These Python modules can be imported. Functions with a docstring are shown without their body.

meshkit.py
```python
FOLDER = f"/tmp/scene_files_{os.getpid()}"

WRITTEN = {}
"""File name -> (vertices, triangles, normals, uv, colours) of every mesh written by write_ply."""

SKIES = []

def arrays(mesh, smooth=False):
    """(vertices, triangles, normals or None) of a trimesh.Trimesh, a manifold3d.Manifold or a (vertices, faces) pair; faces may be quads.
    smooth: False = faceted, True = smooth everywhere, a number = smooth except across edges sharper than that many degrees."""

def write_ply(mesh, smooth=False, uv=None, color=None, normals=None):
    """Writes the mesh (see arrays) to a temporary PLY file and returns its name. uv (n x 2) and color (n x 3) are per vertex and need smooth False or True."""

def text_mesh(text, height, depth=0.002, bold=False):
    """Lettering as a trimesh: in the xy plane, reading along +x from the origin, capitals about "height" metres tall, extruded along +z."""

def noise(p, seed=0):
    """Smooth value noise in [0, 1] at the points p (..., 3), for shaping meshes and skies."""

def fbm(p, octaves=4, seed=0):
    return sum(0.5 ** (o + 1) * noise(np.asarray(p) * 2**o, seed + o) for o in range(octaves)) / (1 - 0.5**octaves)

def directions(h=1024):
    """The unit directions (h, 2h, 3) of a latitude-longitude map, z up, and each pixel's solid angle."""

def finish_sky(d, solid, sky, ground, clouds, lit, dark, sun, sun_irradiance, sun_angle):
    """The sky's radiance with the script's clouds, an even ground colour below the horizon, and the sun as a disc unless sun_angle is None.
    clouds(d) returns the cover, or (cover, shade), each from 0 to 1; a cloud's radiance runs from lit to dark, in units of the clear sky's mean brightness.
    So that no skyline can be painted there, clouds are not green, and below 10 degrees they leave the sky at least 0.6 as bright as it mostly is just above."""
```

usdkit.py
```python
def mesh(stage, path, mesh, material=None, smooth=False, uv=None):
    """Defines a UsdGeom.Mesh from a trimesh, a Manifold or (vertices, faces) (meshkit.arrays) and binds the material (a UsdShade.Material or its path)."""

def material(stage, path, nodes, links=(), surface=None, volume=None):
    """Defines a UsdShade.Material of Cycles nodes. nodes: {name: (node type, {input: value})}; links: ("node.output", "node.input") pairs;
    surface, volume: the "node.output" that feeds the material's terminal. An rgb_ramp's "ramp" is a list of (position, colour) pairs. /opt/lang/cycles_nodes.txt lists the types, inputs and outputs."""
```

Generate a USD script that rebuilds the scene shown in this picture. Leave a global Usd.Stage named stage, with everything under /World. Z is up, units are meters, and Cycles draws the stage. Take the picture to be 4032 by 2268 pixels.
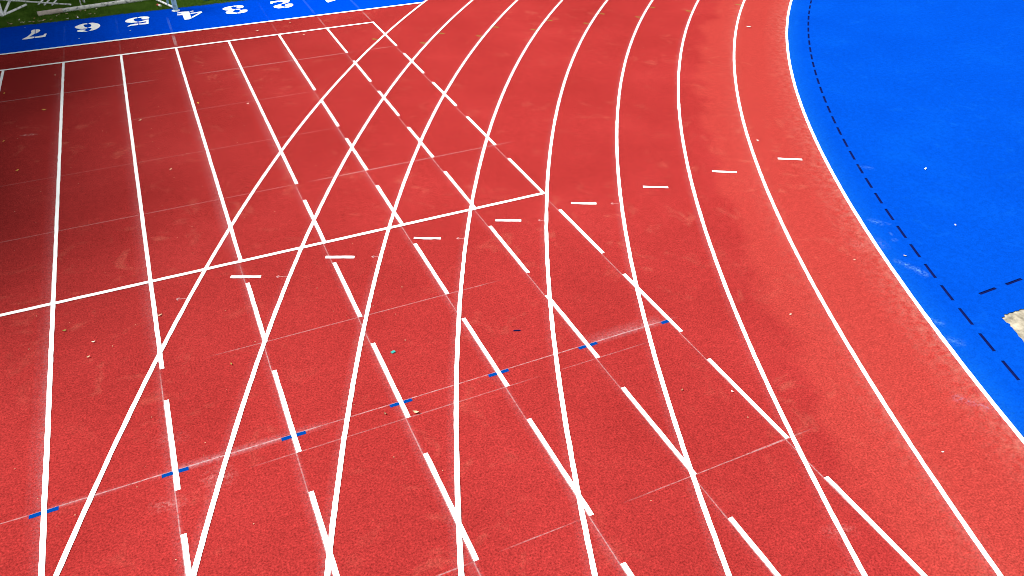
import math, random
import numpy as np
import trimesh
import shapely
from shapely.geometry import Polygon, Point, box
from shapely.ops import unary_union
from scipy.spatial.transform import Rotation
import usdkit
from pxr import Usd, UsdGeom, UsdLux, UsdShade, Gf, Sdf, Vt

stage = Usd.Stage.CreateInMemory()
UsdGeom.SetStageUpAxis(stage, UsdGeom.Tokens.z)
UsdGeom.SetStageMetersPerUnit(stage, 1.0)
UsdGeom.Xform.Define(stage, '/World')
UsdGeom.Scope.Define(stage, '/World/Looks')
RNG = np.random.default_rng(7)
random.seed(7)

# ------------------------------------------------------------------ camera, sky, sun, exposure
cam = UsdGeom.Camera.Define(stage, '/World/camera')
CAM_POS = (-5.13874, -9.92240, 6.23045)
Rm = Rotation.from_rotvec([0.9228052649, -0.2043903464, -0.3953596105]).as_matrix()
M4 = np.eye(4); M4[:3, :3] = Rm.T; M4[3, :3] = CAM_POS
cam.AddTransformOp().Set(Gf.Matrix4d(*M4.ravel().tolist()))
cam.CreateHorizontalApertureAttr(36.0)
cam.CreateVerticalApertureAttr(20.25)
cam.CreateFocalLengthAttr(36.0 * 1.4925564 / 2)
cam.CreateExposureAttr(2.68)

SUN_EL, SUN_AZ = math.radians(52), math.atan2(-0.93, 0.36)
sd = np.array([math.cos(SUN_EL) * math.sin(SUN_AZ), math.cos(SUN_EL) * math.cos(SUN_AZ), math.sin(SUN_EL)])
sky_mat = usdkit.material(stage, '/World/Looks/sky', {
    'sky': ('sky_texture', {'sky_type': 'single_scattering', 'sun_disc': False, 'sun_elevation': SUN_EL, 'sun_rotation': SUN_AZ}),
    'tc': ('texture_coordinate', {}),
    'n': ('noise_texture', {'scale': 2.2, 'detail': 5.0, 'roughness': 0.55}),
    'mr': ('map_range', {'from_min': 0.2, 'from_max': 0.55, 'to_min': 0.90, 'to_max': 1.0, 'clamp': True}),
    'cl': ('rgb_ramp', {'ramp': [(0.3, (2.15, 2.18, 2.20)), (0.7, (1.65, 1.68, 1.72))]}),
    'm': ('mix', {'mix_type': 'mix'}),
    'bg': ('background_shader', {'strength': 0.05}),
}, [('tc.generated', 'n.vector'), ('n.fac', 'mr.value'), ('n.fac', 'cl.fac'), ('mr.result', 'm.fac'), ('sky.color', 'm.color1'),
    ('cl.color', 'm.color2'), ('m.color', 'bg.color')], surface='bg.background')
dome = UsdLux.DomeLight.Define(stage, '/World/sky')
UsdShade.MaterialBindingAPI.Apply(dome.GetPrim()).Bind(sky_mat)
dome.GetPrim().SetCustomDataByKey('kind', 'structure')
sun = UsdLux.DistantLight.Define(stage, '/World/sun')
sun.CreateNormalizeAttr(True); sun.CreateIntensityAttr(0.4); sun.CreateAngleAttr(30.0)
sun.CreateColorAttr(Gf.Vec3f(1.0, 0.97, 0.92))
sq = Rotation.align_vectors([sd], [[0, 0, 1]])[0].as_matrix()
S4 = np.eye(4); S4[:3, :3] = sq.T
sun.AddTransformOp().Set(Gf.Matrix4d(*S4.ravel().tolist()))

# ------------------------------------------------------------------ helpers
USED = {}


def path(name, parent=None):
    base = str(parent.GetPath()) if parent is not None else '/World'
    k = base + '/' + name
    n = USED.get(k, 0)
    USED[k] = n + 1
    return k if n == 0 else f'{k}_{n:03d}'


def tag(prim, label=None, cat=None, group=None, kind=None):
    for a, b in (('label', label), ('category', cat), ('group', group), ('kind', kind)):
        if b:
            prim.SetCustomDataByKey(a, b)
    return prim


def obj(name, mesh, mat, parent=None, smooth=False, **kw):
    p = path(name, parent)
    return tag(usdkit.mesh(stage, p, mesh, mat, smooth=smooth).GetPrim(), **kw)


def empty(name, parent=None, loc=None, rotz=0.0, **kw):
    x = UsdGeom.Xform.Define(stage, path(name, parent))
    if loc is not None:
        x.AddTranslateOp().Set(Gf.Vec3d(*map(float, loc)))
        if rotz:
            x.AddRotateZOp().Set(float(rotz))
    return tag(x.GetPrim(), **kw)


def flat(poly, z):
    """A shapely polygon as a flat sheet facing up."""
    vs, fs, n = [], [], 0
    for g in getattr(poly, 'geoms', [poly]):
        v, f = trimesh.creation.triangulate_polygon(g, engine='earcut')
        e1, e2 = v[f[:, 1]] - v[f[:, 0]], v[f[:, 2]] - v[f[:, 0]]
        flip = (e1[:, 0] * e2[:, 1] - e1[:, 1] * e2[:, 0]) < 0
        f = f.copy(); f[flip] = f[flip][:, ::-1]
        vs.append(np.c_[v, np.full(len(v), z)]); fs.append(f + n); n += len(v)
    return np.vstack(vs), np.vstack(fs)


def strip(points, width, z, wob=0.0015):
    """A painted line along a polyline, with a slightly uneven hand-taped edge."""
    p = np.asarray(points, float)
    d = np.gradient(p, axis=0); d /= np.linalg.norm(d, axis=1, keepdims=True)
    n = np.c_[-d[:, 1], d[:, 0]]
    a = p + n * (width / 2 + RNG.normal(0, wob, len(p))[:, None])
    b = p - n * (width / 2 + RNG.normal(0, wob, len(p))[:, None])
    k = len(p)
    v = np.c_[np.vstack([a, b]), np.full(2 * k, z)]
    i = np.arange(k - 1)
    f = np.vstack([np.c_[i, i + k, i + k + 1], np.c_[i, i + k + 1, i + 1]])
    return v, f


def line(a, b, step=0.12):
    a, b = np.array(a, float), np.array(b, float)
    k = max(2, int(np.linalg.norm(b - a) / step) + 1)
    return a + (b - a) * np.linspace(0, 1, k)[:, None]


def tube(points, r, sides=10, caps=True):
    """A round bar along a 3-D polyline."""
    p = np.asarray(points, float)
    r = np.full(len(p), r) if np.ndim(r) == 0 else np.asarray(r, float)
    d = np.gradient(p, axis=0); d /= np.linalg.norm(d, axis=1, keepdims=True)
    ref = np.array([0, 0, 1.0]) if abs(d[0][2]) < 0.9 else np.array([1.0, 0, 0])
    V = []
    for k in range(len(p)):
        u = np.cross(d[k], ref); u /= np.linalg.norm(u); w = np.cross(u, d[k])
        t = np.linspace(0, 2 * np.pi, sides, endpoint=False)
        V.append(p[k] + r[k] * (np.cos(t)[:, None] * u + np.sin(t)[:, None] * w))
    V = np.vstack(V); F = []
    for k in range(len(p) - 1):
        for s in range(sides):
            a, b = k * sides + s, k * sides + (s + 1) % sides
            F += [[a, a + sides, b + sides], [a, b + sides, b]]
    if caps:
        V = np.vstack([V, p[0], p[-1]]); m = len(V)
        for s in range(sides):
            F += [[m - 2, s, (s + 1) % sides], [m - 1, (len(p) - 1) * sides + (s + 1) % sides, (len(p) - 1) * sides + s]]
    t = trimesh.Trimesh(V, np.array(F), process=False)
    t.fix_normals()
    return t


# ------------------------------------------------------------------ materials
def rubber(name, ramp, dust, grain=(0.42, 1.58), zone=None, dust_amt=0.5, rough=0.85):
    """Sprayed rubber granules: large tonal drift, dusty scuffs, granule speckle and granule relief."""
    nodes = {
        'g': ('geometry', {}),
        'big': ('noise_texture', {'scale': 0.42, 'detail': 4.0, 'roughness': 0.6}),
        'mid': ('noise_texture', {'scale': 2.3, 'detail': 6.0, 'roughness': 0.68, 'distortion': 0.6}),
        'mask': ('noise_texture', {'scale': 0.35, 'detail': 2.0}),
        'fine': ('noise_texture', {'scale': 48.0, 'detail': 4.0, 'roughness': 0.85}),
        'ramp': ('rgb_ramp', {'ramp': ramp}),
        'dr': ('map_range', {'from_min': 0.56, 'from_max': 0.78, 'to_min': 0.0, 'to_max': dust_amt, 'clamp': True}),
        'mk': ('map_range', {'from_min': 0.42, 'from_max': 0.62, 'to_min': 0.15, 'to_max': 1.0, 'clamp': True}),
        'dm': ('math', {'math_type': 'multiply'}),
        'dust': ('mix', {'mix_type': 'mix', 'color2': dust}),
        'gr': ('map_range', {'from_min': 0.34, 'from_max': 0.66, 'to_min': grain[0], 'to_max': grain[1], 'clamp': True}),
        'f2': ('noise_texture', {'scale': 11.0, 'detail': 5.0, 'roughness': 0.85}),
        'g2': ('map_range', {'from_min': 0.3, 'from_max': 0.7, 'to_min': 0.80, 'to_max': 1.20, 'clamp': True}),
        'gm': ('math', {'math_type': 'multiply'}),
        'grc': ('combine_color', {'color_type': 'rgb'}),
        'mul': ('mix', {'mix_type': 'multiply', 'fac': 1.0}),
        'bump': ('bump', {'strength': 0.35, 'distance': 0.004}),
        'bsdf': ('principled_bsdf', {'roughness': rough, 'specular_ior_level': 0.0}),
    }
    links = [('g.position', 'big.vector'), ('g.position', 'mid.vector'), ('g.position', 'mask.vector'), ('g.position', 'fine.vector'),
             ('big.fac', 'ramp.fac'), ('mid.fac', 'dr.value'), ('mask.fac', 'mk.value'), ('dr.result', 'dm.value1'), ('mk.result', 'dm.value2'),
             ('dm.value', 'dust.fac'), ('fine.fac', 'gr.value'), ('g.position', 'f2.vector'), ('f2.fac', 'g2.value'), ('gr.result', 'gm.value1'), ('g2.result', 'gm.value2'), ('gm.value', 'grc.r'), ('gm.value', 'grc.g'), ('gm.value', 'grc.b'),
             ('dust.color', 'mul.color1'), ('grc.color', 'mul.color2'), ('mul.color', 'bsdf.base_color'), ('fine.fac', 'bump.height'), ('bump.normal', 'bsdf.normal')]
    if zone:
        nodes.update({
            'c0': ('vector_math', {'math_type': 'distance', 'vector2': (CX, CY, 0)}),
            'zn': ('noise_texture', {'scale': 1.1, 'detail': 3.0}),
            'zm': ('math', {'math_type': 'multiply_add', 'value2': 1.2}),
            'zr': ('map_range', {'range_type': 'smoothstep', 'from_min': R0 + 2.35, 'from_max': R0 + 2.75, 'to_min': 1.0, 'to_max': 0.0, 'clamp': True}),
            'zone': ('mix', {'mix_type': 'mix', 'color2': zone}),
            'zf': ('math', {'math_type': 'multiply', 'value2': 0.75}),
        })
        links += [('g.position', 'c0.vector1'), ('g.position', 'zn.vector'), ('zn.fac', 'zm.value1'), ('c0.value', 'zm.value3'), ('zm.value', 'zr.value'),
                  ('zr.result', 'zf.value1'), ('zf.value', 'zone.fac'), ('ramp.color', 'zone.color1'), ('zone.color', 'dust.color1')]
    else:
        links.append(('ramp.color', 'dust.color1'))
    return usdkit.material(stage, '/World/Looks/' + name, nodes, links, surface='bsdf.BSDF')


CX, CY, R0 = 38.4978, -20.3240, 38.5761
LANE = 1.22
DR = [-0.030, 0.0, 0.010, 0.020, 0.013, 0.004, -0.003, -0.016, 0.0]
RAD = [R0 + 1.22179 * i + DR[i] for i in range(9)]

M_RED = rubber('red_rubber', [(0.25, (0.185, 0.0150, 0.0142)), (0.55, (0.219, 0.0192, 0.0182)), (0.8, (0.252, 0.0250, 0.0236))], (0.31, 0.080, 0.056), zone=(0.258, 0.0300, 0.0245), dust_amt=0.6)
M_BLUE = rubber('blue_rubber', [(0.3, (0.0005, 0.037, 0.30)), (0.55, (0.0006, 0.041, 0.32)), (0.8, (0.0008, 0.050, 0.34))], (0.004, 0.09, 0.40), grain=(0.78, 1.22), dust_amt=0.35)
M_STRIP = rubber('blue_strip_rubber', [(0.3, (0.0, 0.037, 0.39)), (0.55, (0.0, 0.041, 0.42)), (0.8, (0.0, 0.050, 0.45))], (0.006, 0.09, 0.46), grain=(0.78, 1.22), dust_amt=0.35)


def paint(name, col, speck=0.0, spec=0.25, rough=0.6):
    return usdkit.material(stage, '/World/Looks/' + name, {
        'g': ('geometry', {}),
        'n': ('noise_texture', {'scale': 38.0, 'detail': 3.0, 'roughness': 0.7}),
        'r': ('map_range', {'from_min': 0.70, 'from_max': 0.78, 'to_min': 0.0, 'to_max': speck, 'clamp': True}),
        'n2': ('noise_texture', {'scale': 3.0, 'detail': 4.0}),
        'c': ('rgb_ramp', {'ramp': [(0.3, tuple(x * 0.92 for x in col)), (0.7, col)]}),
        'm': ('mix', {'mix_type': 'mix', 'color2': (0.09, 0.05, 0.05)}),
        'bump': ('bump', {'strength': 0.2, 'distance': 0.003}),
        'b': ('principled_bsdf', {'roughness': rough, 'specular_ior_level': spec}),
    }, [('g.position', 'n.vector'), ('g.position', 'n2.vector'), ('n.fac', 'r.value'), ('n2.fac', 'c.fac'), ('c.color', 'm.color1'), ('r.result', 'm.fac'),
        ('m.color', 'b.base_color'), ('n.fac', 'bump.height'), ('bump.normal', 'b.normal')], surface='b.BSDF')


M_WHITE = paint('white_line_paint', (0.86, 0.87, 0.88), speck=0.5)
M_MARK = paint('blue_mark_paint', (0.0003, 0.033, 0.20), spec=0.0, rough=0.9)


def dusty(name, col, lo, hi, scale, amount, stretch=(1, 1, 1)):
    """Thin chalk or overspray: white powder that lets the rubber show through, fading with the primvar dust."""
    return usdkit.material(stage, '/World/Looks/' + name, {
        'g': ('geometry', {}),
        'mp': ('mapping', {'scale': stretch}),
        'n': ('noise_texture', {'scale': scale, 'detail': 4.0, 'roughness': 0.75}),
        'r': ('map_range', {'from_min': lo, 'from_max': hi, 'to_min': 0.0, 'to_max': amount, 'clamp': True}),
        'a': ('attribute', {'attribute': 'dust'}),
        'k': ('math', {'math_type': 'multiply'}),
        'd': ('diffuse_bsdf', {'color': col}),
        't': ('transparent_bsdf', {}),
        'x': ('mix_closure', {}),
    }, [('g.position', 'mp.vector'), ('mp.vector', 'n.vector'), ('n.fac', 'r.value'), ('r.result', 'k.value1'), ('a.fac', 'k.value2'), ('k.value', 'x.fac'),
        ('t.BSDF', 'x.closure1'), ('d.BSDF', 'x.closure2')], surface='x.closure')


M_CHALK = dusty('chalk_line', (0.80, 0.76, 0.78), 0.30, 0.62, 26.0, 0.6)
M_BCHALK = dusty('blue_strip_chalk', (0.30, 0.52, 0.85), 0.30, 0.62, 26.0, 0.5)
M_SPRAY = dusty('paint_overspray', (0.78, 0.76, 0.82), 0.36, 0.74, 30.0, 0.45)
M_SCUFF = dusty('dusty_scuff', (0.80, 0.78, 0.74), 0.46, 0.70, 22.0, 0.6)
M_RSPRAY = dusty('red_lane_dust', (0.62, 0.30, 0.24), 0.42, 0.72, 9.0, 0.6)
M_BSPRAY = dusty('blue_overspray', (0.01, 0.17, 0.55), 0.36, 0.74, 30.0, 0.6)
M_BSCUFF = dusty('blue_dusty_scuff', (0.20, 0.46, 0.72), 0.44, 0.66, 22.0, 0.7)
M_GREEN = dusty('green_tick_paint', (0.10, 0.24, 0.04), 0.15, 0.5, 30.0, 0.85)


def set_dust(prim, values):
    pv = UsdGeom.PrimvarsAPI(prim).CreatePrimvar('dust', Sdf.ValueTypeNames.FloatArray, 'vertex')
    pv.Set(Vt.FloatArray.FromNumpy(np.asarray(values, np.float32)))


def simple(name, col, rough=0.6, var=0.2, scale=8.0, metallic=0.0, spec=0.4, bump=0.0, speck=None):
    nodes = {
        'tc': ('texture_coordinate', {}),
        'n': ('noise_texture', {'scale': scale, 'detail': 5.0, 'roughness': 0.65}),
        'c': ('rgb_ramp', {'ramp': [(0.3, tuple(x * (1 - var) for x in col)), (0.7, tuple(min(1, x * (1 + var)) for x in col))] if speck is None else
                           [(0.38, speck), (0.47, tuple(x * (1 - var) for x in col)), (0.75, tuple(min(1, x * (1 + var)) for x in col))]}),
        'b': ('principled_bsdf', {'roughness': rough, 'metallic': metallic, 'specular_ior_level': spec}),
    }
    links = [('tc.object', 'n.vector'), ('n.fac', 'c.fac'), ('c.color', 'b.base_color')]
    if bump:
        nodes['bump'] = ('bump', {'strength': bump, 'distance': 0.01})
        links += [('n.fac', 'bump.height'), ('bump.normal', 'b.normal')]
    return usdkit.material(stage, '/World/Looks/' + name, nodes, links, surface='b.BSDF')


M_SOIL = simple('grassy_soil', (0.045, 0.085, 0.015), 0.9, 0.45, 6.0, bump=0.4, spec=0.1)
M_SAND = simple('bare_sand', (0.25, 0.225, 0.175), 0.95, 0.6, 9.0, bump=0.8, spec=0.1)
M_SLOT = simple('dark_slot_rubber', (0.003, 0.006, 0.055), 0.9, 0.2, spec=0.0)
M_EDGE = simple('cut_rubber_edge', (0.01, 0.07, 0.16), 0.9, 0.4, 20.0, spec=0.1)
M_STEEL = simple('white_painted_steel', (0.82, 0.85, 0.85), 0.5, 0.12, 14.0, speck=(0.30, 0.33, 0.33))
M_PIPE = simple('chalky_white_pipe', (0.74, 0.75, 0.71), 0.7, 0.15, 11.0, bump=0.3, speck=(0.17, 0.20, 0.20))
M_RUST = simple('rusty_pipe_sleeve', (0.52, 0.44, 0.39), 0.8, 0.3, 12.0, bump=0.3)
M_POST = simple('pale_blue_post_paint', (0.30, 0.52, 0.60), 0.45, 0.15, 9.0, speck=(0.16, 0.28, 0.34))
M_TEAL = simple('teal_plastic', (0.02, 0.26, 0.24), 0.4, 0.2, 6.0)
M_CANW = simple('white_plastic', (0.72, 0.72, 0.70), 0.45, 0.1)
M_CANR = simple('red_plastic', (0.45, 0.03, 0.03), 0.45, 0.1)
M_DARK = simple('dark_cloth', (0.012, 0.016, 0.02), 0.9, 0.3, spec=0.1)
M_BARK = simple('bark', (0.10, 0.075, 0.055), 0.9, 0.4, 7.0, bump=0.6, spec=0.1)
LEAFM = {'tan': simple('dry_tan_leaf', (0.46, 0.33, 0.20), 0.8, 0.2), 'pale': simple('pale_dry_leaf', (0.66, 0.60, 0.46), 0.8, 0.2),
         'orange': simple('orange_brown_leaf', (0.50, 0.24, 0.11), 0.8, 0.2), 'yellow': simple('yellow_leaf', (0.60, 0.42, 0.04), 0.7, 0.2),
         'brown': simple('brown_leaf', (0.20, 0.12, 0.06), 0.8, 0.2), 'green': simple('green_leaf', (0.16, 0.22, 0.03), 0.7, 0.2),
         'white': simple('bleached_leaf', (0.80, 0.78, 0.74), 0.8, 0.1)}


def leafy(name, a, b):
    return usdkit.material(stage, '/World/Looks/' + name, {
        'g': ('geometry', {}), 'n': ('noise_texture', {'scale': 1.6, 'detail': 4.0}),
        'c': ('rgb_ramp', {'ramp': [(0.3, a), (0.7, b)]}),
        'd': ('diffuse_bsdf', {}), 't': ('translucent_bsdf', {}), 'x': ('mix_closure', {'fac': 0.3}),
    }, [('g.position', 'n.vector'), ('n.fac', 'c.fac'), ('c.color', 'd.color'), ('c.color', 't.color'), ('d.BSDF', 'x.closure1'), ('t.BSDF', 'x.closure2')], surface='x.closure')


M_GRASS = leafy('grass_blades', (0.062, 0.150, 0.016), (0.130, 0.245, 0.034))
M_CROWN = leafy('tree_leaves', (0.035, 0.080, 0.018), (0.060, 0.120, 0.030))

# ------------------------------------------------------------------ the setting
Y_EDGE, Y_GRASS, X_LEFT = 11.17, 13.44, -10.35


def ang(r, a0=180.0, a1=0.0, n=720):
    t = np.radians(np.linspace(a0, a1, n))
    return np.c_[CX + r * np.cos(t), CY + r * np.sin(t)]


def dpoly(r):
    """The inside of the D: half disc beyond the tangent line and the straight below it."""
    return Polygon(np.vstack([ang(r), [[CX + r, -75], [CX - r, -75]]]))


outer = dpoly(RAD[8] + 0.06)
inner = dpoly(RAD[0])
chute = box(X_LEFT, -75, 3.0, Y_EDGE)
red = unary_union([outer, chute.difference(inner)]).difference(inner)
# grass edge of the blue strip is slightly ragged
xs = np.arange(X_LEFT, 6.0, 0.09)
edge = np.c_[xs, Y_GRASS + RNG.normal(0, 0.012, len(xs)) + 0.012 * np.sin(xs * 3.1)]
strip_poly = Polygon(np.vstack([[[X_LEFT, Y_EDGE], [6.0, Y_EDGE]], edge[::-1]])).difference(outer)
strip_poly = max(getattr(strip_poly, 'geoms', [strip_poly]), key=lambda g: g.area)

# sand patch where the blue surface has not been laid
sand_pts = [(4.016, -5.443), (4.07, -5.45), (4.11, -5.41), (4.148, -5.428), (4.20, -5.415), (4.256, -5.428), (4.31, -5.42), (4.35, -5.435), (4.40, -5.42), (4.452, -5.442), (4.8, -5.43), (5.3, -5.45), (5.32, -6.1),
            (5.3, -6.5), (4.6, -6.47), (3.85, -6.46), (3.84, -6.2), (3.80, -6.05), (3.822, -5.916), (3.86, -5.86), (3.872, -5.803), (3.91, -5.75), (3.929, -5.69), (3.956, -5.65), (3.956, -5.608), (3.995, -5.59), (3.979, -5.539)]
sand_poly = Polygon(sand_pts).buffer(0)

# drain slots in the blue infield: along the kerb and one radial pair
slots = []
R_SL, W_SL = R0 - 0.56, 0.043
for k in range(-16, 48):
    mid = 14.30 + 0.5175 * k                   # arc length from the tangent point at radius R0 - 1
    th0, th1 = (np.pi - (mid + s * 0.172) / (R0 - 1) for s in (-1, 1))
    t = np.linspace(th0, th1, 7)
    slots.append(np.c_[CX + R_SL * np.cos(t), CY + R_SL * np.sin(t)])
for k in range(-1, 9):
    x0 = 4.195 + 0.53 * k
    if k >= 0:
        slots.append(line((x0, -4.962 + 0.004 * k), (x0 + 0.325, -4.958 + 0.004 * k), 0.05))
slot_polys = [shapely.LineString(s).buffer(W_SL / 2, cap_style=2) for s in slots]

ground = box(-150, -150, 200, 200)
obj('ground', flat(ground, -0.03), M_SOIL, kind='structure', label='dark grassy soil under and around the running track')
sand_v, sand_f = [], None
gx, gy = np.meshgrid(np.linspace(3.6, 5.5, 60), np.linspace(-6.7, -5.3, 45))
gz = -0.022 + 0.012 * (usdkit.meshkit.fbm(np.stack([gx * 6, gy * 6, gx * 0], -1), 4, 3))
idx = np.arange(60 * 45).reshape(45, 60)
sand_mesh = (np.c_[gx.ravel(), gy.ravel(), gz.ravel()], np.c_[idx[:-1, :-1].ravel(), idx[:-1, 1:].ravel(), idx[1:, 1:].ravel(), idx[1:, :-1].ravel()])
obj('bare_sand', sand_mesh, M_SAND, smooth=True, kind='structure', label='patch of bare pale sand in a ragged hole in the blue surface')

track = empty('running_track', kind='structure', label='red rubber running track with white lane lines and start markings')
obj('red_surface', flat(red, 0.0), M_RED, track, label='grainy red rubber surface')
infield = empty('blue_infield', kind='structure', label='bright blue rubber surface inside the curve of the track')
obj('blue_surface', flat(inner.difference(unary_union(slot_polys)).difference(sand_poly), 0.0), M_BLUE, infield, label='grainy bright blue rubber surface')
apron = empty('blue_strip', kind='structure', label='blue rubber strip with lane numerals behind the start line')
obj('blue_surface', flat(strip_poly, 0.0), M_STRIP, apron, label='grainy deep blue rubber surface')

# cut edge of the blue rubber round the sand
sp = np.array(sand_poly.exterior.coords)[:-1]
k = len(sp); i = np.arange(k); j = (i + 1) % k
obj('cut_edge', (np.vstack([np.c_[sp, np.zeros(k)], np.c_[sp, np.full(k, -0.03)]]), np.c_[i, i + k, j + k, j]), M_EDGE, infield, label='ragged cut edge round the sand')

for s in slots:
    d = np.gradient(s, axis=0); d /= np.linalg.norm(d, axis=1, keepdims=True); n = np.c_[-d[:, 1], d[:, 0]]
    a, b = s + n * W_SL / 2, s - n * W_SL / 2
    m = len(s)
    v = np.vstack([np.c_[a, np.zeros(m)], np.c_[a, np.full(m, -0.010)], np.c_[b, np.full(m, -0.010)], np.c_[b, np.zeros(m)]])
    f = []
    for q in range(m - 1):
        for r in range(3):
            f.append([r * m + q, r * m + q + 1, (r + 1) * m + q + 1, (r + 1) * m + q])
    f += [[0, m, 2 * m, 3 * m], [m - 1, 4 * m - 1, 3 * m - 1, 2 * m - 1]]
    obj('drain_slot', (v, np.array(f)), M_SLOT, infield)

# ------------------------------------------------------------------ white lines
W = 0.052
ORD = ['first', 'second', 'third', 'fourth', 'fifth', 'sixth', 'seventh', 'eighth', 'ninth']
for i in range(9):
    r = RAD[i]
    t = ang(r, 180, 60, 1000)
    pts = np.vstack([line((CX - r, -40), (CX - r, CY - 0.1), 0.5), t])
    obj('curved_lane_line', strip(pts, W if i else 0.056, 0.006), M_WHITE, track,
        label=('white kerb line between the red lanes and the blue infield' if i == 0 else f'{ORD[i]} curved white lane line counted from the blue infield'))

dash_spans = [(7.4 - 2 * k, 6.0 - 2 * k) for k in range(4)] + [(-0.585, -1.965), (-2.55, -3.955), (-4.53, -5.955), (-6.54, -7.96), (-8.55, -9.97), (-10.55, -11.97), (-12.55, -13.97)]
solid_to = [8.0, 8.0, 6.0, 2.0, -0.0, -1.965, -5.955, -40, -40]
for i in range(9):
    x = -LANE * i
    obj('straight_lane_line', strip(line((x, 10.02), (x, solid_to[i])), W, 0.004), M_WHITE, track,
        label=f'{ORD[i]} straight white lane line from the inner end of the start line')
    for a, b in dash_spans:
        if a < solid_to[i] - 0.2:
            obj('dash', strip(line((x, a), (x, b)), W, 0.004), M_WHITE, track)
obj('start_line', strip(line((X_LEFT + 0.3, 10.0), (0.027, 10.0)), 0.07, 0.008), M_WHITE, track, label='white start line nearest the blue strip')
obj('start_line', strip(line((X_LEFT + 0.3, 0.0), (0.027, 0.0)), 0.062, 0.008), M_WHITE, track, label='white start line crossing the middle of the track')
xe = CX - math.sqrt((RAD[8]) ** 2 - (Y_EDGE - CY) ** 2)
obj('border_line', strip(line((X_LEFT, Y_EDGE), (xe, Y_EDGE)), 0.08, 0.008), M_WHITE, track, label='white border line between red lanes and blue strip')
BARS = [[(4.412, -0.592), (4.781, -0.802)], [(3.034, -0.508), (3.403, -0.715)], [(1.63, -0.49), (2.004, -0.678)], [(0.263, -0.478), (0.632, -0.656)],
        [(-1.071, -0.463), (-0.708, -0.635)], [(-2.403, -0.43), (-2.034, -0.604)], [(-3.742, -0.392), (-3.358, -0.565)], [(-5.073, -0.337), (-4.687, -0.511)]]
for n, (a, b) in enumerate(BARS):
    obj('short_bar', strip(line(a, b, 0.05), 0.058, 0.005), M_WHITE, track, label=f'short white bar across the {ORD[n]} curved lane from the infield')
for i in range(7):
    a, b = (-LANE * i - 0.135, -LANE * i + 0.128)
    if i == 0:
        b = -0.01
    obj('hurdle_mark', strip(line((a, -3.70), (b, -3.70), 0.04), 0.05, 0.002), M_MARK, track, label='short blue hurdle mark across a lane line')

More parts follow.
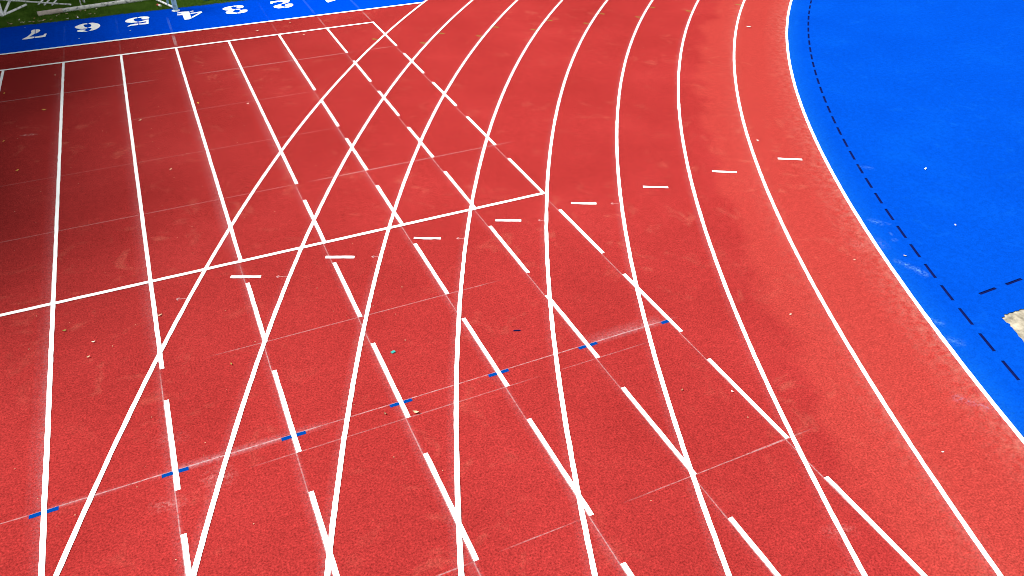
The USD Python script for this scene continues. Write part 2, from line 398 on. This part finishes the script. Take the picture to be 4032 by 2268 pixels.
# ------------------------------------------------------------------ numerals
DIGITS = {
    7: [[[-7.997, 12.907], [-7.947, 12.902], [-7.901, 12.847], [-7.885, 12.771], [-7.904, 12.694], [-7.945, 12.594], [-7.984, 12.544]], [[-8.015, 12.915], [-8.072, 12.889], [-8.1, 12.816], [-8.083, 12.706], [-8.088, 12.607], [-8.126, 12.473], [-8.173, 12.346], [-8.27, 12.193], [-8.256, 12.171], [-8.147, 12.155], [-8.001, 12.187], [-8.001, 12.302], [-8.049, 12.307], [-8.115, 12.32], [-8.071, 12.416], [-8.002, 12.552]], [[-7.983, 12.163], [-7.987, 12.279], [-7.891, 12.303], [-7.808, 12.315], [-7.777, 12.442], [-7.732, 12.432], [-7.756, 12.176]]],
    6: [[[-6.798, 12.938], [-6.905, 12.932], [-7.008, 12.852], [-7.072, 12.775], [-7.095, 12.715], [-7.072, 12.617], [-7.008, 12.519], [-6.907, 12.475], [-6.802, 12.473], [-6.801, 12.549], [-6.852, 12.607], [-6.883, 12.709], [-6.887, 12.799], [-6.859, 12.851], [-6.799, 12.838]], [[-6.765, 12.931], [-6.672, 12.918], [-6.579, 12.841], [-6.507, 12.701], [-6.495, 12.554], [-6.54, 12.398], [-6.634, 12.267], [-6.772, 12.215], [-6.725, 12.325], [-6.698, 12.451], [-6.779, 12.497], [-6.778, 12.539], [-6.722, 12.584], [-6.705, 12.682], [-6.711, 12.774], [-6.748, 12.844], [-6.766, 12.845]], [[-6.848, 12.396], [-6.953, 12.426], [-7.031, 12.391], [-7.044, 12.329], [-7.008, 12.245], [-6.908, 12.201], [-6.804, 12.205], [-6.804, 12.239], [-6.899, 12.271], [-6.849, 12.311]]],
    5: [[[-5.593, 12.954], [-5.72, 12.936], [-5.84, 12.859], [-5.892, 12.754], [-5.901, 12.666], [-5.852, 12.572], [-5.741, 12.498], [-5.609, 12.475], [-5.605, 12.553], [-5.664, 12.616], [-5.692, 12.72], [-5.678, 12.806], [-5.637, 12.862], [-5.598, 12.863]], [[-5.579, 12.948], [-5.495, 12.967], [-5.397, 12.962], [-5.323, 12.891], [-5.29, 12.801], [-5.325, 12.705], [-5.404, 12.684], [-5.489, 12.722], [-5.505, 12.785], [-5.453, 12.836], [-5.51, 12.862], [-5.583, 12.868]], [[-5.581, 12.543], [-5.489, 12.556], [-5.378, 12.636], [-5.325, 12.623], [-5.355, 12.226], [-5.577, 12.26], [-5.577, 12.36], [-5.491, 12.358], [-5.404, 12.373], [-5.394, 12.496], [-5.475, 12.459], [-5.58, 12.47]], [[-5.595, 12.368], [-5.69, 12.374], [-5.797, 12.332], [-5.862, 12.237], [-5.849, 12.214], [-5.754, 12.242], [-5.602, 12.246]]],
    4: [[[-4.589, 12.947], [-4.448, 12.982], [-4.284, 12.948], [-4.285, 12.793], [-4.289, 12.451], [-4.282, 12.279], [-4.353, 12.218], [-4.472, 12.215], [-4.473, 12.666], [-4.61, 12.707], [-4.604, 12.781], [-4.495, 12.752], [-4.486, 12.844], [-4.594, 12.884]], [[-4.266, 12.941], [-4.175, 12.97], [-4.167, 12.897], [-4.263, 12.881]], [[-4.272, 12.768], [-4.133, 12.784], [-3.977, 12.812], [-3.964, 12.709], [-4.255, 12.304], [-4.266, 12.403], [-4.041, 12.704], [-4.264, 12.699]]],
    3: [[[-3.125, 12.973], [-3.23, 12.979], [-3.355, 12.913], [-3.424, 12.824], [-3.424, 12.705], [-3.351, 12.633], [-3.263, 12.594], [-3.342, 12.55], [-3.398, 12.439], [-3.384, 12.317], [-3.281, 12.251], [-3.126, 12.221], [-3.12, 12.296], [-3.175, 12.34], [-3.208, 12.432], [-3.181, 12.518], [-3.131, 12.575], [-3.115, 12.647], [-3.186, 12.698], [-3.207, 12.807], [-3.174, 12.893], [-3.136, 12.897]], [[-3.108, 12.986], [-2.967, 12.972], [-2.871, 12.901], [-2.859, 12.774], [-2.913, 12.697], [-3.016, 12.711], [-3.07, 12.807], [-3.009, 12.828], [-3.032, 12.891], [-3.12, 12.902]], [[-3.103, 12.654], [-2.98, 12.639], [-2.988, 12.551], [-3.111, 12.566]], [[-3.102, 12.308], [-3.017, 12.289], [-2.97, 12.327], [-3.04, 12.377], [-3.009, 12.481], [-2.9, 12.512], [-2.824, 12.458], [-2.832, 12.344], [-2.898, 12.256], [-3.028, 12.216], [-3.111, 12.215]]],
    2: [[[-2.111, 12.978], [-1.846, 12.987], [-1.854, 12.864], [-2.058, 12.85], [-2.089, 12.739], [-2.14, 12.762], [-2.129, 12.881]], [[-1.85, 12.854], [-1.829, 12.992], [-1.679, 12.998], [-1.646, 13.22], [-1.546, 13.219], [-1.55, 13.005], [-1.599, 12.815], [-1.676, 12.681], [-1.843, 12.609], [-1.847, 12.673], [-1.748, 12.817]], [[-1.855, 12.656], [-1.896, 12.53], [-1.909, 12.434], [-1.849, 12.326], [-1.869, 12.223], [-2.019, 12.253], [-2.109, 12.341], [-2.122, 12.447], [-2.075, 12.528], [-1.967, 12.582]], [[-1.839, 12.322], [-1.728, 12.313], [-1.764, 12.349], [-1.808, 12.451], [-1.77, 12.536], [-1.675, 12.576], [-1.587, 12.525], [-1.583, 12.392], [-1.648, 12.278], [-1.746, 12.22], [-1.854, 12.248]]],
    1: [[[-0.644, 12.244], [-0.535, 12.322], [-0.419, 12.334], [-0.41, 12.394], [-0.5, 12.421], [-0.418, 12.894], [-0.32, 12.917], [-0.311, 13.001], [-0.645, 12.995], [-0.654, 12.911], [-0.589, 12.917], [-0.664, 12.485], [-0.665, 12.317]]],
}


def rounded(q):
    p = Polygon(q).buffer(0)
    return p.buffer(0.006).buffer(-0.010).buffer(0.004).simplify(0.0015)


for d, polys in DIGITS.items():
    obj('lane_numeral', flat(unary_union([rounded(q) for q in polys]), 0.004), M_WHITE, apron, label=f'white stencilled numeral {d} on the blue strip')

# ------------------------------------------------------------------ chalk guide lines, overspray, scuffs
def chalk(points, width, strength, parent=track, z=0.0014, **kw):
    v, f = strip(points, width, z, 0.001)
    o = obj('chalk_line', (v, f), M_BCHALK if parent is apron else M_CHALK, parent, **kw)
    k = len(v) // 2
    fade = np.minimum(1, np.minimum(np.arange(k), np.arange(k)[::-1]) / 3.0)
    s = 0.5 * strength * fade * (0.55 + 0.9 * usdkit.meshkit.fbm(np.c_[np.asarray(points) * 0.9, np.zeros(k)], 3, int(abs(points[0][0] * 31 + points[0][1] * 17))))
    set_dust(o, np.r_[s, s])


for i in range(7):                                    # along the lane lines, at their left edge
    x = -LANE * i - 0.03
    chalk(line((x, solid_to[i]), (x, -9.0)), 0.012, 0.62)
for x, s in ((0.0, 0.55), (-LANE, 0.5), (-4 * LANE + 0.02, 1.0), (-2 * LANE, 0.12), (-5 * LANE, 0.12), (-6 * LANE, 0.12)):   # ahead of the start line
    chalk(line((x, 11.12), (x, 10.04)), 0.04 if s < 0.9 else 0.07, s)
    chalk(line((x - 0.01, 12.7 if s > 0.9 else 13.2), (x, 11.22)), 0.06, s * 0.35, apron)
for y, x0, x1, s, w in ((8.0, -9.2, -5.4, 0.5, 0.035), (8.0, -4.7, -0.9, 0.35, 0.05), (8.0, -0.9, 0.05, 0.3, 0.04), (5.95, -6.4, -2.3, 0.14, 0.04), (3.95, -9.0, -2.4, 0.13, 0.03),
                        (2.0, -8.9, -3.6, 0.35, 0.022), (2.0, -3.5, 0.38, 0.62, 0.02), (2.0, -3.5, 0.38, 0.1, 0.06), (-0.005, -0.03, 0.15, 0.7, 0.03), (-1.965, -5.6, -1.6, 0.45, 0.014), (-3.955, -5.4, -2.0, 0.4, 0.013),
                        (-3.955, -1.9, -0.4, 0.35, 0.012), (-5.955, -4.6, -3.6, 0.6, 0.016), (-5.955, -3.45, -2.55, 0.6, 0.012), (-5.955, -2.5, -2.3, 1.0, 0.02), (-5.955, -2.1, 0.4, 0.55, 0.012),
                        (-5.955, -0.55, 0.2, 0.8, 0.022)):
    chalk(line((x0, y), (x1, y)), w, s)
chalk(line((-9.0, -3.675), (0.15, -3.675)), 0.012, 0.85, label='thin white chalk line along the blue hurdle marks')
for a, b in (((-5.815, -0.564), (-5.676, -0.62)), ((-4.489, -0.594), (-4.351, -0.645)), ((-3.127, -0.652), (-3.027, -0.697)), ((-1.816, -0.699), (-1.692, -0.756)), ((-0.459, -0.731), (-0.364, -0.774)), ((0.852, -0.749), (0.966, -0.801))):
    a, b = np.array(a), np.array(b)
    u = (b - a) / np.linalg.norm(b - a); n = np.array([-u[1], u[0]])
    v, f = [], []
    for q, w in ((line(a, b, 0.03), 0.008), (line(a, a + u * 0.035 + n * 0.03, 0.012), 0.008), (line(a, a + u * 0.035 - n * 0.03, 0.012), 0.008)):
        vv, ff = strip(q, w, 0.0014, 0); f.append(ff + sum(map(len, v))); v.append(vv)
    o = obj('chalk_arrow', (np.vstack(v), np.vstack(f)), M_CHALK, track)
    set_dust(o, np.full(sum(map(len, v)), 0.7))


def overspray(points, w_left, w_right, strength, parent=track, mat=M_SPRAY, name='overspray', z=0.0008):
    """A soft-edged band of paint mist beside a line: three rows of points, full in the middle row."""
    p = np.asarray(points, float)
    d = np.gradient(p, axis=0); d /= np.linalg.norm(d, axis=1, keepdims=True); n = np.c_[-d[:, 1], d[:, 0]]
    rows, dust = [], []
    k = len(p)
    end = np.minimum(1, np.minimum(np.arange(k), np.arange(k)[::-1]) / 4.0)
    patch = usdkit.meshkit.fbm(np.c_[p * 0.5, np.zeros(k)], 3, int(abs(p[0][0] * 13 + p[0][1] * 7)))
    for off, s in ((w_left, 0.0), (w_left * 0.45, 0.35), (0.0, 1.0), (-w_right * 0.45, 0.35), (-w_right, 0.0)):
        rows.append(p + n * off); dust.append(s * strength * end * (0.25 + 1.5 * patch))
    v = np.c_[np.vstack(rows), np.full(5 * k, z)]
    i = np.arange(k - 1)
    f = np.vstack([np.vstack([np.c_[i + r * k, i + (r + 1) * k, i + (r + 1) * k + 1], np.c_[i + r * k, i + (r + 1) * k + 1, i + r * k + 1]]) for r in range(4)])
    o = obj(name, (v, f), mat, parent, kind='stuff')
    set_dust(o, np.clip(np.concatenate(dust), 0, 1))


for i, s in ((6, 0.55), (5, 0.6), (4, 0.7), (3, 0.65), (2, 0.75), (1, 0.35), (0, 0.2)):
    x = -LANE * i - 0.03
    overspray(line((x, 9.95), (x, max(solid_to[i], -4.4)), 0.3), 0.01, 0.16, s * 0.30)
    overspray(line((x, 9.0), (x, -8), 0.3), 0.04, 0.10, s * 0.2)
overspray(line((-1.4, -3.67), (0.1, -3.67), 0.1), 0.18, 0.08, 0.28)
overspray(line((-6.4, -3.68), (-4.4, -3.68), 0.1), 0.09, 0.06, 0.45)
overspray(line((-7.6, -3.68), (-6.4, -3.68), 0.1), 0.05, 0.04, 0.3)
overspray(line((-9, 10.03), (-0.1, 10.03), 0.3), 0.12, 0.02, 0.4)
overspray(line((-10, 11.22), (0.2, 11.22), 0.3), 0.14, 0.0, 0.5, apron, M_BSPRAY)
for i in range(8):
    overspray(ang(RAD[i] + 0.02, 175, 110, 260), 0.10, 0.0, 0.14)
overspray(ang(RAD[0] - 0.03, 178, 120, 260), 0.0, 0.34, 0.6, infield, M_BSPRAY)
overspray(ang(RAD[0] + 0.03, 176, 122, 260), 0.55, 0.0, 0.42, track, M_RSPRAY, 'dusty_scuff', 0.0009)
overspray(ang(RAD[1] + 0.03, 170, 130, 200), 0.35, 0.2, 0.2, track, M_RSPRAY, 'dusty_scuff', 0.0009)
# dry dusty scuffs beside the kerb line on the infield and by the start
for (x, y), ang_, L, h, s in (((4.48, -3.08), 300, 0.12, 0.05, 0.8), ((4.29, -3.31), 260, 0.12, 0.03, 0.8), ((4.20, -3.47), 20, 0.12, 0.05, 0.75), ((3.79, -3.92), 285, 0.16, 0.07, 0.75), ((3.84, -4.06), 275, 0.2, 0.08, 0.8),
                              ((3.88, -4.24), 275, 0.3, 0.09, 0.5), ((4.35, -2.95), 300, 0.3, 0.10, 0.35), ((3.14, -5.14), 300, 0.3, 0.07, 0.4), ((3.0, -5.5), 310, 0.4, 0.10, 0.35), ((2.3, -6.4), 305, 0.5, 0.10, 0.3), ((5.6, -1.5), 320, 0.3, 0.09, 0.2)):
    u = np.array([math.cos(math.radians(ang_)), math.sin(math.radians(ang_))]) * L / 2
    overspray(line((x - u[0], y - u[1]), (x + u[0], y + u[1]), 0.02), h, h, s, infield, M_BSCUFF, 'dusty_scuff', 0.003)
for (x, y), w, h, s in (((-7.85, 6.0), 0.35, 0.06, 0.9), ((3.75, -3.4), 0.6, 0.2, 0.12), ((-0.35, -7.1), 0.4, 0.10, 0.15), ((-0.6, -7.5), 0.35, 0.08, 0.15),
                        ((-5.7, -3.95), 0.4, 0.2, 0.2), ((-6.2, -4.1), 0.4, 0.12, 0.16), ((-6.1, -3.2), 0.4, 0.15, 0.14)):
    overspray(line((x - w / 2, y + w * 0.12), (x + w / 2, y - w * 0.12), 0.03), h, h, s, track, M_SCUFF, 'dusty_scuff', 0.0033)

# green ticks beside the curved lines at the far bend
for (i, a, side) in ((8, 36.76, 1), (7, 36.75, 1), (6, 37.76, 1), (5, 38.79, 1), (4, 39.94, 1), (3, 41.17, 1), (7, 37.73, -1), (6, 38.75, -1), (5, 39.88, -1), (4, 41.16, -1), (3, 42.52, -1), (2, 42.49, 1), (1, 43.97, 1)):
    r = RAD[i] + side * 0.03
    t = math.radians(180 - a)
    u = np.array([math.cos(t), math.sin(t)]); c = np.array([CX, CY])
    o = obj('green_tick', strip(line(c + u * r, c + u * (r + side * 0.16), 0.03), 0.045, 0.0014, 0.004), M_GREEN, track)
    set_dust(o, np.full(len(UsdGeom.Mesh(o).GetPointsAttr().Get()), 0.8))

# ------------------------------------------------------------------ grass
def clump(seed):
    rr = np.random.default_rng(seed)
    V, F = [], []
    for _ in range(16):
        b = rr.normal(0, 0.035, 2); a = rr.uniform(0, 2 * np.pi); h = rr.uniform(0.025, 0.06); w = rr.uniform(0.003, 0.006)
        lean = rr.normal(0, 0.5, 2) * h
        s = np.array([math.cos(a), math.sin(a)]) * w
        n = len(V)
        V += [[*(b - s), 0], [*(b + s), 0], [*(b + lean * 0.4 + s * 0.7), h * 0.6], [*(b + lean * 0.4 - s * 0.7), h * 0.6], [*(b + lean), h]]
        F += [[n, n + 1, n + 2], [n, n + 2, n + 3], [n + 3, n + 2, n + 4]]
    return np.array(V), np.array(F)


inst = UsdGeom.PointInstancer.Define(stage, '/World/grass')
tag(inst.GetPrim(), kind='stuff', label='short green grass beyond the blue strip', cat='grass')
for s in range(3):
    usdkit.mesh(stage, f'/World/grass/clump_{s + 1:03d}', clump(s), M_GRASS)
inst.CreatePrototypesRel().SetTargets([Sdf.Path(f'/World/grass/clump_{s + 1:03d}') for s in range(3)])
pts = np.vstack([np.c_[RNG.uniform(-10.5, -1.5, 26000), RNG.uniform(Y_GRASS, 17.3, 26000)], np.c_[RNG.uniform(-20, 4, 16000), RNG.uniform(Y_GRASS, 26, 16000)], np.c_[RNG.uniform(-22, X_LEFT, 12000), RNG.uniform(-12, 20, 12000)],
                 np.c_[RNG.uniform(-10.3, -1.5, 900), Y_GRASS + RNG.normal(0, 0.02, 900)]])
pp = np.array([(x, y) for x, y in pts if (y > Y_GRASS - 0.05 or x < X_LEFT) and not outer.contains(Point(x, y))])
dens = usdkit.meshkit.fbm(np.c_[pp * 0.8, np.zeros(len(pp))], 3, 5)
pp = pp[RNG.uniform(0, 1, len(pp)) < 0.35 + 1.1 * dens]
n = len(pp)
inst.CreatePositionsAttr(Vt.Vec3fArray.FromNumpy(np.c_[pp, np.full(n, -0.03)].astype(np.float32)))
inst.CreateProtoIndicesAttr(Vt.IntArray.FromNumpy(RNG.integers(0, 3, n).astype(np.int32)))
th = RNG.uniform(0, 2 * np.pi, n)
inst.CreateOrientationsAttr(Vt.QuathArray([Gf.Quath(float(math.cos(t / 2)), 0.0, 0.0, float(math.sin(t / 2))) for t in th]))
inst.CreateScalesAttr(Vt.Vec3fArray.FromNumpy(np.repeat(RNG.uniform(0.7, 1.3, n)[:, None], 3, 1).astype(np.float32)))

# ------------------------------------------------------------------ things on the grass
fr = empty('tube_frame', loc=(-8.84, 14.45, 0), label='white steel tube frame lying flat on the dark grass at the far left corner', cat='frame')


def ft(name, a, b, r, mat=M_STEEL, parent=fr, org=(-8.84, 14.45, 0)):
    p = np.array([a, b], float) - np.array(org)
    return obj(name, tube(line(p[0], p[1], 0.5), r), mat, parent, smooth=40)


ft('long_rail', (-9.6, 16.35, 0.09), (-7.16, 14.42, 0.13), 0.020)
ft('corner_tube', (-8.84, 14.45, 0.04), (-9.12, 16.6, 0.05), 0.042)
ft('diagonal_tube', (-8.80, 14.60, 0.035), (-8.70, 16.6, 0.05), 0.030)
ft('base_tube', (-8.84, 14.44, 0.03), (-8.30, 15.24, 0.045), 0.028)
ft('cross_rod', (-7.99, 15.08, 0.06), (-7.80, 15.98, 0.05), 0.019)
ft('cross_rod', (-7.84, 14.96, 0.06), (-7.62, 15.96, 0.05), 0.019)
ft('cross_rod', (-7.65, 14.85, 0.06), (-7.46, 15.85, 0.05), 0.019)

pipe = empty('pipe', loc=(-7.97, 14.16, 0), label='long chalky white pipe lying on the grass, rusty sleeve at one end', cat='pipe')
o3 = (-7.97, 14.16, 0)
ft('barrel', (-7.40, 14.235, 0.045), (-4.6, 14.62, 0.045), 0.056, M_PIPE, pipe, o3)
ft('sleeve', (-7.98, 14.15, 0.05), (-7.38, 14.235, 0.05), 0.062, M_RUST, pipe, o3)

goal = empty('goal_post', loc=(-4.60, 13.15, 0), label='pale blue steel goal post on a round foot at the blue strip edge', cat='goal post')
og = (-4.60, 13.15, 0)
ft('post', (-4.60, 13.15, 0.01), (-4.60, 13.15, 2.2), 0.068, M_POST, goal, og)
prof = np.array([[0, 0], [0.105, 0], [0.105, 0.012], [0.085, 0.02], [0.07, 0.028], [0, 0.028]])
obj('foot_plate', trimesh.creation.revolve(prof, sections=28), M_STEEL, goal, smooth=30)
ft('ground_rail', (-4.62, 13.28, 0.05), (-5.25, 14.95, 0.05), 0.03, M_STEEL, goal, og)
ft('back_stay', (-4.745, 13.62, 0.05), (-4.745, 13.45, 2.0), 0.03, M_POST, goal, og)

stake = empty('stake', loc=(-6.92, 14.5, 0), label='thin grey stake standing behind the white pipe', cat='stake')
ft('shaft', (-6.92, 14.50, -0.02), (-6.92, 14.50, 1.3), 0.014, M_PIPE, stake, (-6.92, 14.5, 0))
wp = empty('short_post', loc=(-6.86, 15.0, 0), label='short white post beside the thin grey stake on the grass', cat='post')
ft('shaft', (-6.86, 15.0, -0.02), (-6.86, 15.0, 1.0), 0.03, M_STEEL, wp, (-6.86, 15.0, 0))

ball = empty('ball', loc=(-3.74, 13.83, 0.10), label='teal ball lying on the grass above the numeral 3', cat='ball')
obj('shell', trimesh.creation.icosphere(3, 0.115), M_TEAL, ball, smooth=True)
can = empty('drink_can', loc=(-4.98, 13.76, 0.03), rotz=118, label='white and red can lying on the grass near the goal post', cat='can')
obj('can_body', tube([(-0.085, 0, 0), (-0.08, 0, 0), (0.03, 0, 0)], [0.022, 0.03, 0.03], 14), M_CANW, can, smooth=40)
obj('red_band', tube([(-0.005, 0, 0), (0.075, 0, 0), (0.085, 0, 0)], [0.0305, 0.0305, 0.022], 14), M_CANR, can, smooth=40)

# ------------------------------------------------------------------ fallen leaves
def leaf_mesh(L, curl, seed):
    rr = np.random.default_rng(seed)
    t = np.linspace(0, 1, 7)
    w = 0.27 * L * np.sin(np.pi * np.clip(t, 0.02, 0.98)) ** 0.8 * (1 - 0.25 * t)
    z = 0.008 + curl * L * (2 * t - 1) ** 2 + rr.normal(0, 0.002, 7)
    V = np.vstack([np.c_[(t - 0.5) * L, w, z + 0.35 * w * (0.5 + curl)], np.c_[(t - 0.5) * L, np.zeros(7), z], np.c_[(t - 0.5) * L, -w, z + 0.3 * w * (0.5 + curl)]])
    i = np.arange(6)
    F = np.vstack([np.c_[i, i + 7, i + 8, i + 1], np.c_[i + 7, i + 14, i + 15, i + 8]])
    return V, F


count = [0]


def leaf(x, y, kind, L, label, group=None):
    count[0] += 1
    rr = np.random.default_rng(100 + count[0])
    v, f = leaf_mesh(L, rr.uniform(0.05, 0.3), count[0])
    a = rr.uniform(0, 2 * np.pi)
    v = np.c_[v[:, 0] * math.cos(a) - v[:, 1] * math.sin(a), v[:, 0] * math.sin(a) + v[:, 1] * math.cos(a), v[:, 2]]
    p = path('fallen_leaf')
    m = usdkit.mesh(stage, p, (v, f), LEAFM[kind], smooth=True)
    m.AddTranslateOp().Set(Gf.Vec3d(float(x), float(y), 0.018 if y > Y_GRASS else 0.006))
    tag(m.GetPrim(), label, 'leaf', group)


GL = [(-8.41, 13.84, 'pale'), (-8.34, 13.62, 'pale'), (-8.29, 13.57, 'pale'), (-8.14, 13.56, 'pale'), (-8.05, 13.51, 'tan'), (-8.06, 13.83, 'orange'), (-7.81, 13.61, 'orange'), (-7.84, 13.55, 'pale'), (-7.92, 13.52, 'tan'),
      (-8.6, 13.58, 'tan'), (-8.57, 13.56, 'tan'), (-8.65, 13.7, 'brown'), (-7.53, 13.85, 'pale'), (-7.48, 13.98, 'tan'), (-7.28, 13.94, 'tan'), (-6.94, 14.06, 'tan'), (-6.83, 14.03, 'tan'), (-6.56, 14.09, 'pale'),
      (-6.72, 13.66, 'tan'), (-6.6, 13.65, 'tan'), (-7.06, 13.61, 'brown'), (-7.65, 13.55, 'brown')]
ORDL = ORD + ['tenth', 'eleventh', 'twelfth', 'thirteenth', 'fourteenth', 'fifteenth', 'sixteenth', 'seventeenth', 'eighteenth', 'nineteenth', 'twentieth', 'twenty first', 'twenty second']
SHADE = {'pale': 'pale cream', 'tan': 'tan dry', 'orange': 'orange brown', 'brown': 'dark brown'}
for q, (x, y, kd) in enumerate(sorted(GL)):
    leaf(x, y, kd, RNG.uniform(0.07, 0.11), f'{SHADE[kd]} leaf in the grass along the blue strip, {ORDL[q]} from the left', 'leaves in the grass')
leaf(-7.26, 13.47, 'white', 0.08, 'whitish leaf on the strip edge, left one of two above the numeral 6')
leaf(-7.01, 13.45, 'white', 0.10, 'whitish leaf on the strip edge, right one of two above the numeral 6')
leaf(-6.986, 11.627, 'white', 0.05, 'small white leaf on the blue strip just left under the numeral 6')
leaf(-5.814, 11.823, 'white', 0.05, 'small white leaf on the blue strip under the numeral 5')
leaf(-8.247, 13.174, 'white', 0.035, 'tiny pale leaf on the blue strip above the numeral 7')
leaf(-7.63, 7.15, 'yellow', 0.085, 'yellow leaf on dark red lane, largest between the two left lane lines')
leaf(-8.42, 8.45, 'yellow', 0.06, 'yellow leaf near the left frame edge below the start line corner')
leaf(-7.97, 4.46, 'yellow', 0.06, 'yellow leaf on dark red lane, lower one near the left frame edge')
leaf(-8.27, 5.86, 'yellow', 0.05, 'yellow leaf at the left frame edge midway down the dark lane')
leaf(-4.78, 6.26, 'yellow', 0.06, 'yellow leaf beside the fifth straight lane line')
leaf(-3.86, 5.81, 'pale', 0.055, 'pale leaf beside the fourth straight lane line')
leaf(-2.89, 10.47, 'pale', 0.075, 'pale leaf on red between start line and blue strip, left one')
leaf(-1.99, 10.81, 'tan', 0.07, 'faint tan leaf on red between start line and blue strip, right one')
leaf(-1.87, 9.71, 'pale', 0.06, 'pale leaf just below the start line under the numeral 2')
leaf(-8.01, 10.21, 'brown', 0.07, 'brown leaf just above the start line at far left')
leaf(-7.47, 9.16, 'tan', 0.05, 'tan leaf right of the second left lane line below the start line')
leaf(-5.91, 5.84, 'tan', 0.07, 'tan crumpled leaf right of the sixth straight lane line')
leaf(-5.55, 3.41, 'tan', 0.06, 'tan leaf midway between fifth and sixth straight lane lines')
leaf(-7.17, -0.7, 'green', 0.05, 'green yellow leaf right of the leftmost lane line under the middle start line')
leaf(-6.04, -0.86, 'tan', 0.055, 'tan leaf by the end of the sixth straight lane line')
leaf(-6.84, -1.09, 'pale', 0.045, 'pale leaf fragment left of the crossing lines, upper one')
leaf(-6.9, -1.38, 'tan', 0.045, 'tan leaf fragment left of the crossing lines, lower one')
leaf(-5.33, -2.23, 'green', 0.035, 'tiny green leaf in the red triangle between two dashes')
leaf(-3.56, -3.92, 'tan', 0.075, 'tan curled leaf beside the dash below a blue hurdle mark')
leaf(-3.88, -3.8, 'brown', 0.04, 'small brown leaf left of the dash below a blue hurdle mark')
leaf(-0.62, -4.86, 'brown', 0.035, 'dark leaf scrap right of a curved line near the lower middle')
leaf(-0.1, -5.12, 'white', 0.035, 'white scrap between the dash and curved line at lower right')
leaf(1.37, -6.8, 'white', 0.03, 'white scrap in the second lane from the infield at lower right')
leaf(8.74, 5.65, 'white', 0.12, 'large bleached leaf in the innermost lane at the far bend')
leaf(4.55, 0.14, 'white', 0.06, 'white leaf scrap in the innermost lane above its short white bar')
leaf(6.48, -1.99, 'white', 0.07, 'white leaf on the blue infield, middle right of the photo')
leaf(5.39, -3.55, 'white', 0.045, 'pale leaf on the blue infield above the radial drain slots')
leaf(3.24, -3.63, 'pale', 0.035, 'pale leaf scrap beside the kerb line on red')
leaf(1.51, -4.26, 'pale', 0.035, 'pale leaf scrap in the second lane left of the inner line')
leaf(3.99, -3.86, 'tan', 0.05, 'tan leaf scrap on the dusty edge of the blue infield')
# tiny crumbs nobody could count
v, f = [], []
for q in range(190):
    x, y = (RNG.uniform(-9, -3), RNG.uniform(-5, 10.8)) if q < 150 else (RNG.uniform(-4, 6), RNG.uniform(-8, 8))
    if math.hypot(x - CX, y - CY) < R0 + 0.1:
        continue
    s = RNG.uniform(0.003, 0.009); n0 = 4 * len(v); a = RNG.uniform(0, 6.3)
    c, s_ = math.cos(a) * s, math.sin(a) * s
    v.append([[x + c, y + s_, 0.006], [x - s_ * .7, y + c * .7, 0.009], [x - c, y - s_, 0.006], [x + s_ * .7, y - c * .7, 0.008]])
    f.append([n0, n0 + 1, n0 + 2, n0 + 3])
obj('leaf_crumbs', (np.vstack(v), np.array(f)), LEAFM['tan'], kind='stuff', label='pale leaf crumbs and grit scattered over the red lanes', cat='litter')
# two scraps on the red
sc = empty('plastic_scrap', loc=(-3.48, -2.82, 0), rotz=20, label='tiny teal plastic scrap beside a dash in the centre', cat='scrap')
obj('chip', trimesh.creation.box((0.05, 0.035, 0.012), transform=trimesh.transformations.translation_matrix((0, 0, 0.008))), M_TEAL, sc)
stp = empty('plastic_strip', loc=(-1.91, -3.07, 0), rotz=-20, label='thin dark blue strip lying on red right of centre', cat='scrap')
obj('sliver', trimesh.creation.box((0.09, 0.014, 0.008), transform=trimesh.transformations.translation_matrix((0, 0, 0.006))), M_SLOT, stp)

# ------------------------------------------------------------------ trees left of the track (their shade falls on the far left of the lanes)
def tree(x, y, h, r, seed, label):
    rr = np.random.default_rng(seed)
    t = empty('broadleaf_tree', loc=(x, y, -0.03), label=label, cat='tree', group=None)
    limbs = [tube([(0, 0, 0), (0.05, 0.02, h * 0.3), (0.1, -0.05, h * 0.55), (0.0, 0.1, h * 0.8)], [0.24, 0.19, 0.13, 0.04], 10)]
    cl = []
    for q in range(26):
        d = rr.normal(0, 1, 3); d /= np.linalg.norm(d)
        c = np.array([0, 0, h * 0.66]) + d * np.array([r, r, h * 0.32]) * rr.uniform(0.45, 0.95)
        cl.append(c)
        b = np.array([0.05, 0, h * rr.uniform(0.28, 0.5)])
        limbs.append(tube([b, (b + c) / 2 + [0, 0, -0.2], c], [0.07, 0.045, 0.015], 6))
    obj('trunk', trimesh.util.concatenate(limbs), M_BARK, t, smooth=40)
    n = 8000
    cl = np.array(cl)
    c = cl[rr.integers(0, len(cl), n)] + rr.normal(0, 1, (n, 3)) * np.array([0.62, 0.62, 0.45]) * (r / 3.2)
    u = rr.normal(0, 1, (n, 3)); u /= np.linalg.norm(u, axis=1, keepdims=True)
    w = np.cross(u, rr.normal(0, 1, (n, 3))); w /= np.linalg.norm(w, axis=1, keepdims=True)
    s = rr.uniform(0.15, 0.27, (n, 1))
    V = np.stack([c - u * s, c + w * s * 0.6, c + u * s, c - w * s * 0.6], 1).reshape(-1, 3)
    F = np.arange(4 * n).reshape(-1, 4)
    obj('crown', (V, F), M_CROWN, t)


for x, y, h, r_, sd_, lb in ((-20.5, -2.0, 9.0, 3.2, 10, 'broad leafy tree left of the lanes, nearest the camera'), (-14.9, 5.6, 10.6, 3.6, 11, 'tall leafy tree left of the dark lanes, second from the camera'),
                          (-14.8, 10.6, 11.5, 3.9, 12, 'tall leafy tree level with the start line, third from the camera'), (-14.5, 16.2, 12.0, 4.0, 13, 'tall leafy tree behind the white tube frame'),
                          (-9.5, 21.5, 11.0, 3.8, 14, 'leafy tree on the grass far behind the numerals')):
    tree(x, y, h, r_, sd_, lb)
